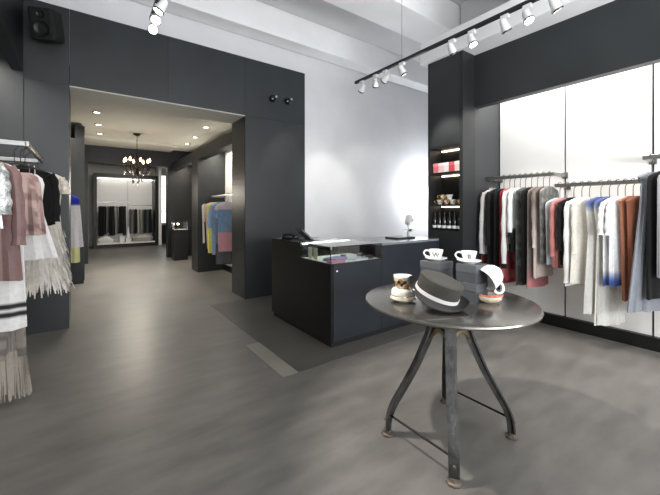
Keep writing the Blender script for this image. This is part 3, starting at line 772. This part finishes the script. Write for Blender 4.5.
# ================================================================ TRACK LIGHTING
trk_m=mat('track_black',(24,24,25),.5); head_m=mat('head_white',(226,226,226),.35); lens_m=mat('lamp_lens',(255,250,240),.3,emit=(255,246,230),estr=14)
lens_dim=mat('lamp_lens_dim',(240,238,230),.3,emit=(255,246,230),estr=2.0)
def track(label,x,ya,yb):
    t=thing('lighting_track',label,'track',(x,ya,3.1))
    obj('bar',bx(-.018,.018,yb-ya,0,-.014,.02,bev=.003),trk_m,t)
    for y in (-.85,-2.3,-3.8):
        if ya+y>yb: obj('suspension_wire',tb([(0,y,.02),(0,y,CZ-3.1-.002 if not (2.93<ya+y<3.45 or 1.55<ya+y<2.02 or .15<ya+y<.62) else .828)],.0025,6),steel,t)
track('long black lighting track hung before the right wall',3.05,3.61,-1.2)
track('black lighting track hung near the passage, at the upper left',.5,3.5,-.6)
def make_spot(lens):
    t=thing('track_spotlight','','spotlight')
    obj('adapter',bx(-.02,.02,-.035,.035,-.05,-.0145,bev=.004),head_m,t)
    y=obj('yoke',tb([(0,0,-.05),(0,0,-.075)],.008,10),head_m,t,True)
    hd=obj('lamp_head',lt([(0,.075),(.022,.07),(.03,.05),(.036,.0),(.042,-.045),(.038,-.045),(.034,-.03),(0,-.03)],24),head_m,t,True)
    hd.location=(0,0,-.12)
    obj('lens',lt([(0,-.029),(.034,-.029),(.03,-.034),(0,-.038)],24),lens,hd,True)
    obj('rim_ring',lt([(.041,-.047),(.044,-.045),(.043,-.032),(.040,-.033)],24,closed=True),mat('ring_chrome',(120,120,120),.25,1),hd,True)
    return t
sp_b=make_spot(lens_m); sp_d=make_spot(lens_dim); su={'b':False,'d':False}
def aim(o_head,loc,target):
    d=(Vector(target)-Vector(loc)).normalized()
    o_head.rotation_euler=d.to_track_quat('-Z','Y').to_euler()
def spot(x,y,target,label,kind,power,ang=50,blend=.6,color=(1,.95,.88)):
    src=sp_b if kind=='b' else sp_d
    if not su[kind]: t=src; su[kind]=True
    else: t=copy_tree(src)
    t.location=(x,y,3.1); tag(t,label,'spotlight','track spotlights')
    hd=[c for c in t.children if c.name.startswith('lamp_head')][0]
    hl=Vector((x,y,3.1-.12)); aim(hd,hl,target)
    if power>0:
        l=bpy.data.lights.new('spot_beam','SPOT'); l.energy=power; l.spot_size=math.radians(ang); l.spot_blend=blend; l.color=color; l.shadow_soft_size=.05
        lo=bpy.data.objects.new('spot_beam',l); COL.objects.link(lo)
        d=(Vector(target)-hl).normalized(); lo.location=hl+d*.06; lo.rotation_euler=d.to_track_quat('-Z','Y').to_euler()
SL=[(3.47,(3.4,4.8,1.6),'first spotlight at the far end of the right track','d',45),
(3.21,(4.6,4.8,1.7),'second spotlight from the far end of the right track','d',45),
(3.03,(3.0,4.8,2.0),'third spotlight from the far end of the right track','d',25),
(2.75,(3.9,2.2,1.2),'fourth spotlight from the far end of the right track','d',60),
(2.08,(4.15,1.9,1.0),'fifth spotlight from the far end, left of the bright pair','b',70),
(1.86,(3.0,.9,.5),'brightly shining spotlight above the shelving column','b',40),
(1.54,(4.15,1.2,1.0),'unlit white spotlight between two shining ones on the right track','d',70),
(1.35,(2.7,.3,.5),'brightly shining spotlight next to the fascia at upper right','b',50),
(1.14,(4.1,.6,1.0),'spotlight at the very top edge on the right track','b',70)]
for y,tg,lab,k,p in SL: spot(3.05,y,tg,lab,k,p)
spot(.5,3.40,(.1,1.6,1.0),'lowest of the three spotlights hanging at the upper left','b',0)
spot(.5,3.21,(-.2,1.8,1.0),'middle of the three spotlights hanging at the upper left','b',0)
spot(.5,3.02,(-.5,3.2,1.1),'topmost of the three spotlights hanging at the upper left','b',60)
spot(.5,2.30,(1.78,1.26,.8),'spotlight on the left track above the top edge of the photo','b',400,52,.5)

# ================================================================ WALL FITTINGS
r_=ray(46); sy_=4.55; sxx=sy_*r_[0]/r_[1]
t=thing('loudspeaker','black tilted loudspeaker mounted high in the left corner of the dark wall','speaker',(sxx,YW-.0005,3.27))
bk=mat('speaker_black',(3,3,3),.8)
obj('wall_bracket',bx(-.03,.03,-.12,0,-.03,.03),bk,t)
M=Matrix.Translation((0,-.24,0))@Matrix.Rotation(-.35,4,'Z')@Matrix.Rotation(.3,4,'X')
obj('cabinet',bx(-.115,.115,-.1,.12,-.155,.155,bev=.035,M=M),bk,t)
for z,r in ((-.05,.07),(.085,.035)):
    obj('driver',lt([(0,-.01),(r*.35,-.004),(r*.9,.004),(r,.008),(r*1.06,.003),(r*1.06,-.002)],28,M=M@Matrix.Translation((0,-.1005,z))@Matrix.Rotation(PI/2,4,'X')),mat('driver_grey',(8,8,8),.5),t,True)
for px,py,lab in ((272,99,'left of the two round black wall fittings right of the passage'),(287,101.5,'right of the two round black wall fittings right of the passage')):
    r=ray(px); X=YW*r[0]/r[1]; d=X*FW[0]+YW*FW[1]; Z=H-(py-CYP)*d/FPX
    t=thing('wall_sounder',lab,'alarm',(X,YW-.0005,Z))
    M=Matrix.Rotation(PI/2,4,'X')
    obj('back_plate',lt([(0,0),(.055,0),(.055,.012),(0,.012)],28,M=M),blackm,t,True)
    obj('dome',lt([(.05,.012),(.055,.03),(.05,.055),(.03,.07),(0,.075)],28,M=M),mat('gloss_black',(12,12,13),.15),t,True)
    obj('cap',lt([(0,.07),(.02,.07),(.02,.088),(0,.09)],16,M=Matrix.Translation((.035,0,.02))@M),chrome,t,True)

# ================================================================ PASSAGE CONTENTS
dl_em=mat('downlight_lamp',(255,245,225),.3,emit=(255,240,214),estr=8)
DL=[(.17,7.0),(.22,8.0),(.27,8.95),(1.98,7.0),(2.05,8.1),(2.1,9.05)]
DN=['nearest of the left three','middle of the left three','farthest of the left three','nearest of the right three','middle of the right three','farthest of the right three']
for (x,y),lab in zip(DL,DN):
    t=thing('downlight','recessed ceiling downlight in the passage, '+lab,'downlight',(x,y,CORZ),0,'passage downlights')
    obj('ring',lt([(.045,-.001),(.07,-.001),(.07,-.008),(.05,-.012),(.045,-.01)],28,closed=True),chrome,t,True)
    obj('lamp',lt([(0,-.001),(.044,-.001),(.04,-.006),(0,-.008)],24),dl_em,t,True)
    l=bpy.data.lights.new('downlight_beam','SPOT'); l.energy=115; l.spot_size=math.radians(110); l.spot_blend=.9; l.color=(1,.93,.82); l.shadow_soft_size=.04
    lo=bpy.data.objects.new('downlight_beam',l); COL.objects.link(lo); lo.location=(x,y,CORZ-.03)
# chandelier
CHX,CHY=.93,8.5
ch=thing('chandelier','dark ornate chandelier with lit bulbs and crystal drops hanging in the passage','chandelier',(CHX,CHY,CORZ))
dk=mat('chandelier_metal',(40,32,28),.4,.6); bulb=mat('bulb_glow',(255,225,190),.4,emit=(255,214,160),estr=10); crys=mat('crystal',(220,215,210),.05,0,trans=.7)
obj('ceiling_rose',lt([(0,-.001),(.07,-.001),(.06,-.03),(.02,-.05),(0,-.05)],24),dk,ch,True)
bm=NB()
for k in range(9):
    M=Matrix.Translation((0,0,-.075-.045*k))@Matrix.Rotation(PI/2*(k%2),4,'Z')
    tube(bm,[M@Vector((.012*math.cos(a),0,.028*math.sin(a))) for a in [q*2*PI/10 for q in range(11)]],.004,6)
obj('chain',bm,dk,ch,True)
obj('stem',lt([(0,-.46),(.02,-.47),(.05,-.5),(.025,-.54),(.02,-.62),(.045,-.70),(.06,-.76),(.03,-.82),(.035,-.88),(.05,-.92),(.02,-.98),(0,-1.02)],20),dk,ch,True)
for k in range(8):
    a=2*PI*k/8+.2; ca,sa=math.cos(a),math.sin(a); R_=.27 if k%2 else .22
    pts=[(0.04*ca,.04*sa,-.78),(.10*ca,.10*sa,-.86),(.19*ca,.19*sa,-.85),(R_*ca,R_*sa,-.76),(R_*ca,R_*sa,-.72)]
    ar=obj('arm',tb(spline(pts,5),.009,8),dk,ch,True)
    obj('candle_cup',lt([(0,-.72),(.035,-.715),(.03,-.70),(.014,-.695),(.014,-.63),(0,-.63)],14,M=Matrix.Translation((R_*ca,R_*sa,0))),dk,ar,True)
    obj('bulb',lt([(0,-.63),(.016,-.62),(.024,-.595),(.014,-.56),(0,-.535)],14,M=Matrix.Translation((R_*ca,R_*sa,0))),bulb,ar,True)
    obj('crystal_drop',lt([(0,-.80),(.01,-.83),(.016,-.86),(0,-.885)],8,M=Matrix.Translation((R_*ca,R_*sa,-.02))),crys,ar)
    pts=[(0.03*ca,.03*sa,-.5),(.10*ca,.10*sa,-.46),(.15*ca,.15*sa,-.52),(.2*ca,.2*sa,-.66)]
    obj('scroll',tb(spline(pts,4),.005,6),dk,ch,True)
for k in range(5):
    a=2*PI*k/5; obj('pendant_drop',lt([(0,-.0),(.018,-.03),(.022,-.055),(0,-.09)],10,M=Matrix.Translation((.09*math.cos(a),.09*math.sin(a),-.98-.05*(k%2)))),dk,ch)
# pedestal with a lamp in a glass box beside the end opening
r=ray(181); py_=9.75; pxx=py_*r[0]/r[1]
t=thing('display_pedestal','black plinth with a lit glass box at the end of the passage','display stand',(2.06,9.7,0))
obj('plinth',bx(-.17,.17,-.17,.17,0,.80,bev=.004),blackp,t)
obj('glass_box',bx(-.165,.165,-.165,.165,.80,1.0),glass,t)
obj('tray',bx(-.16,.16,-.16,.16,.801,.815),panel_w,t)
obj('lamp',lt([(0,.93),(.02,.935),(.025,.955),(0,.97)],14,M=Matrix.Translation((-.05,0,.0))),lens_m,t,True)
# garments in the passage, right rack
t=thing('clothes_rail','grey clothes rail in the right niche of the passage','clothes rail',(2.18,7.45,1.62))
obj('bar',bx(-.012,.012,-1.9,0,-.015,.015,bev=.003),steel,t); obj('bracket',bx(.0,.36,-.04,-.02,-.015,.015),steel,t); obj('bracket',bx(.0,.36,-1.9,-1.88,-.015,.015),steel,t)
def GP(px,X,name,label,cat,L,col,z=1.62,phi=.45,**k):
    k.setdefault('thin',.5)
    garment(name,label,cat,(X,y_at_x(px,X),z),-phi,L,col,hgroup='hangers in the passage',**k)
GP(211,2.18,'dress','black dress with a white draped edge, farthest on the passage rack','dress',.95,lambda co:(220,216,214) if co.x<-.13 else BLK,hem=.16,dep=.035)
GP(213.5,2.18,'dress','slim pale pink dress behind the yellow dress in the passage','dress',1.05,(214,186,178),hem=.12,dep=.035)
GP(216,2.18,'dress','lime yellow dress on the passage rack','dress',1.12,lambda co:(222,214,120) if abs(co.x)<.09 or co.x<0 else (66,112,60),hem=.15,dep=.035)
GP(221.5,2.18,'dress','blue and rose flowered dress behind the blue blouse on the passage rack','dress',1.12,lambda co:(212,120,140) if math.sin(co.x*40)*math.sin(co.z*34)>.72 else (132,168,198),hem=.17,sleeves=(.45,.06,.07,.04),dep=.035)
GP(228,2.18,'dress','sky blue blouse with a pink lower part nearest the slate jamb in the passage','dress',1.02,lambda co:(206,190,200) if co.z>-.24 else ((196,120,140) if math.sin(co.x*40)*math.sin(co.z*34)>.75 else (112,150,182)) if co.z>-.66 else (204,148,160),hem=.17,sleeves=(.25,.06,.07,.04),dep=.035)
GP(225,2.18,'skirt','grey patterned skirt below the flowered dresses in the passage','skirt',1.28,lambda co:(92,94,100) if co.z<-.9 else (120,140,160),hem=.16,dep=.03)
# left rack of the passage
t=thing('clothes_rail','dark clothes rail in the left niche of the passage','clothes rail',(-.28,7.8,1.72))
obj('bar',bx(-.012,.012,-1.6,0,-.015,.015,bev=.003),steel,t); obj('bracket',bx(-.52,0,-.04,-.02,-.015,.015),steel,t); obj('bracket',bx(-.52,0,-1.6,-1.58,-.015,.015),steel,t)
garment('dress','white dress with a cobalt blue top in the left niche of the passage','dress',(-.26,6.9,1.72),0,.95,dip((36,44,150),(216,212,214),-.26,.03),hem=.24,dep=.05,hgroup='hangers in the passage')
garment('dress','pale lime dress behind the cobalt topped dress in the passage','dress',(-.27,7.1,1.72),0,1.22,(206,206,150),hem=.2,dep=.05,hgroup='hangers in the passage')
obj_t=thing('low_cabinet','low black cabinet at the end of the left passage niche','cabinet',(-.12,7.6,0))
obj('carcass',bx(-.3,.11,0,.34,.0,.72,bev=.004),blackp,obj_t); obj('top',bx(-.31,.115,-.005,.345,.7205,.74,bev=.003),blackm,obj_t)

# ================================================================ END ROOM DISPLAY
ed=thing('display_niche','black framed lit clothes display at the far end of the passage','display',(.24,14.0,0))
Wd=1.98
obj('frame_post',bx(0,.1,0,.75,0,2.58),blackp,ed); obj('frame_post',bx(Wd-.1,Wd,0,.75,0,2.58),blackp,ed)
obj('frame_header',bx(.1,Wd-.1,0,.75,2.46,2.58),blackp,ed); obj('plinth',bx(.1,Wd-.1,0,.75,0,.12),blackp,ed)
obj('base_shelf',bx(.1,Wd-.1,.02,.72,.12,.16),panel_w,ed)
obj('back_panel',bx(.1,1.06,.70,.72,.16,2.46),panel_w,ed); obj('back_panel',bx(1.075,Wd-.1,.70,.72,.16,2.46),panel_w,ed)
obj('rail',bx(.12,1.06,.36,.385,1.575,1.605),steel,ed); obj('rail',bx(1.06,Wd-.12,.36,.385,1.47,1.5),steel,ed)
obj('light_strip',bx(.12,Wd-.12,.5,.6,2.43,2.458),mat('cool_led',(255,250,240),.5,emit=(255,250,240),estr=4),ed)
def far_g(x,z,w,L,c,label,group=None,rz=1.2):
    t=garment('hanging_garment',label,'garment',(.24+x,14.372,z),rz,L,c,hem=w,wt=w*.9,dep=.035,hangs=False,group=group,fold=.008)
BG='black garments in the end display'
lb='plain black garment on the left rail of the lit display beyond the passage'
for x in (.20,.27,.34,.52,.59,.80,.87,.94): far_g(x,1.59,.15,1.06+.1*random.random(),(16,16,17),lb,BG)
far_g(.43,1.59,.14,1.04,(112,112,110),'grey garment between black ones on the left rail of the end display')
far_g(.70,1.59,.10,1.1,(150,150,150),'pale grey narrow garment right of middle, left rail of the end display')
for x,c,l in ((1.12,(120,120,112),'olive grey garment, first on the right rail of the end display'),(1.21,(150,152,150),'light grey garment, second on the right rail of the end display'),(1.30,(18,18,18),'black garment left of the off-white one, right rail of the end display'),(1.41,(205,202,192),'off-white dress, the palest on the right rail of the end display'),(1.52,(170,170,164),'stone grey garment right of the off-white dress in the end display'),(1.61,(40,44,46),'charcoal garment right of the stone grey one in the end display'),(1.70,(96,112,118),'blue grey garment near the right end of the end display'),(1.78,(20,22,24),'black garment last on the right rail of the end display')):
    far_g(x,1.485,.18,.99,c,l)
t=thing('bag','white slouching bag on the left of the end display base','bag',(.24+.35,14.125,.161))
obj('sack',lt([(0,0),(.2,0),(.24,.06),(.22,.15),(.1,.22),(.04,.24),(0,.24)],20,sy=.38),mat('bag_white',(220,218,212),.8),t,True); obj('strap',tb(spline([(-.1,0,.2),(-.05,0,.3),(.05,0,.3),(.1,0,.2)],4),.008,6),blackm,t,True)
for i,(x,w_,h_,l) in enumerate(((.83,.075,.22,'low white display box left of the vase'),(1.03,.08,.17,'low white display box right beneath the tall vase'))):
    t=thing('display_box',l,'box',(.24+x,14.12,.161)); obj('carton',bx(-w_,w_,-.08,.08,0,h_*.8,bev=.004),panel_w,t); obj('lid',bx(-w_-.004,w_+.004,-.084,.084,h_*.8+.0005,h_,bev=.004),panel_w,t)
t=thing('vase','tall slim white vase on a display box at the far end','vase',(.24+1.03,14.12,.3318)); obj('vase_body',lt([(0,0),(.04,0),(.05,.06),(.03,.2),(.022,.34),(.03,.38),(.024,.38),(.016,.34),(0,.33)],20),ceramic,t,True)
t=thing('cushion','large pale grey cushion on the right of the end display base','cushion',(.24+1.515,14.3,.161)); obj('pad',lt([(0,0),(.28,.0),(.37,.05),(.39,.11),(.34,.19),(.2,.24),(0,.26)],24,sx=.9,sy=.5),mat('cushion_grey',(176,172,162),.9),t,True)
obj('seam',tb([(.353*math.cos(a),.196*math.sin(a),.11) for a in [k*2*PI/28 for k in range(29)]],.006,6),mat('seam_grey',(130,128,120),.9),t,True)

# ================================================================ LIGHT
def area(name,loc,rot,sx,sy,e,c=(1,1,1)):
    l=bpy.data.lights.new(name,'AREA'); l.shape='RECTANGLE'; l.size=sx; l.size_y=sy; l.energy=e; l.color=c
    o=bpy.data.objects.new(name,l); COL.objects.link(o); o.location=loc; o.rotation_euler=rot; return o
area('right_niche_light',(4.2,0.1,2.96),(0,math.radians(12),0),.2,4.3,58,(1,.97,.93))
area('left_niche_light',(-.85,3.0,2.9),(0,0,0),.2,3.2,30,(1,.97,.9))
area('passage_niche_light',(2.38,6.45,2.58),(0,0,0),.15,1.8,22,(1,.93,.82))
area('end_room_light',(1.3,12.5,2.9),(0,0,0),1.2,1.6,35,(1,.95,.86))
def point(name,loc,e,r,c=(1,1,1)):
    l=bpy.data.lights.new(name,'POINT'); l.energy=e; l.shadow_soft_size=r; l.color=c
    o=bpy.data.objects.new(name,l); COL.objects.link(o); o.location=loc; return o
point('store_lamp',(5.95,4.45,1.7),60,.08,(.92,.95,1))
point('chandelier_glow',(CHX,CHY,CORZ-1.25),52,.1,(1,.9,.76))
area('passage_left_niche_light',(-.35,6.8,2.9),(0,0,0),.15,1.8,25,(1,.93,.82))
area('passage_end_niche_light',(2.38,9.1,2.58),(0,0,0),.15,1.8,18,(1,.93,.82))
area('ceiling_fill_light',(1.5,-2.3,1.6),(math.radians(142),0,0),4.5,1.2,260,(.95,.97,1))  # added fill lamp behind the camera, tilted up to brighten ceiling and beams
for y in (2.66,):
    pass
wd=bpy.data.worlds.new('World'); scene.world=wd; wd.use_nodes=True
bg=wd.node_tree.nodes['Background']; bg.inputs['Color'].default_value=(.93,.96,1,1); bg.inputs['Strength'].default_value=2.15

# ================================================================ CAMERA
cam=bpy.data.cameras.new('camera'); co=bpy.data.objects.new('camera',cam); COL.objects.link(co)
cam.sensor_fit='HORIZONTAL'; cam.sensor_width=36.0; cam.lens=FPX/660*36.0
cam.shift_y=-(247.5-CYP)/660.0
cam.clip_start=.05; cam.clip_end=100
co.location=(0,0,H); co.rotation_euler=(PI/2,0,-TH)
scene.camera=co
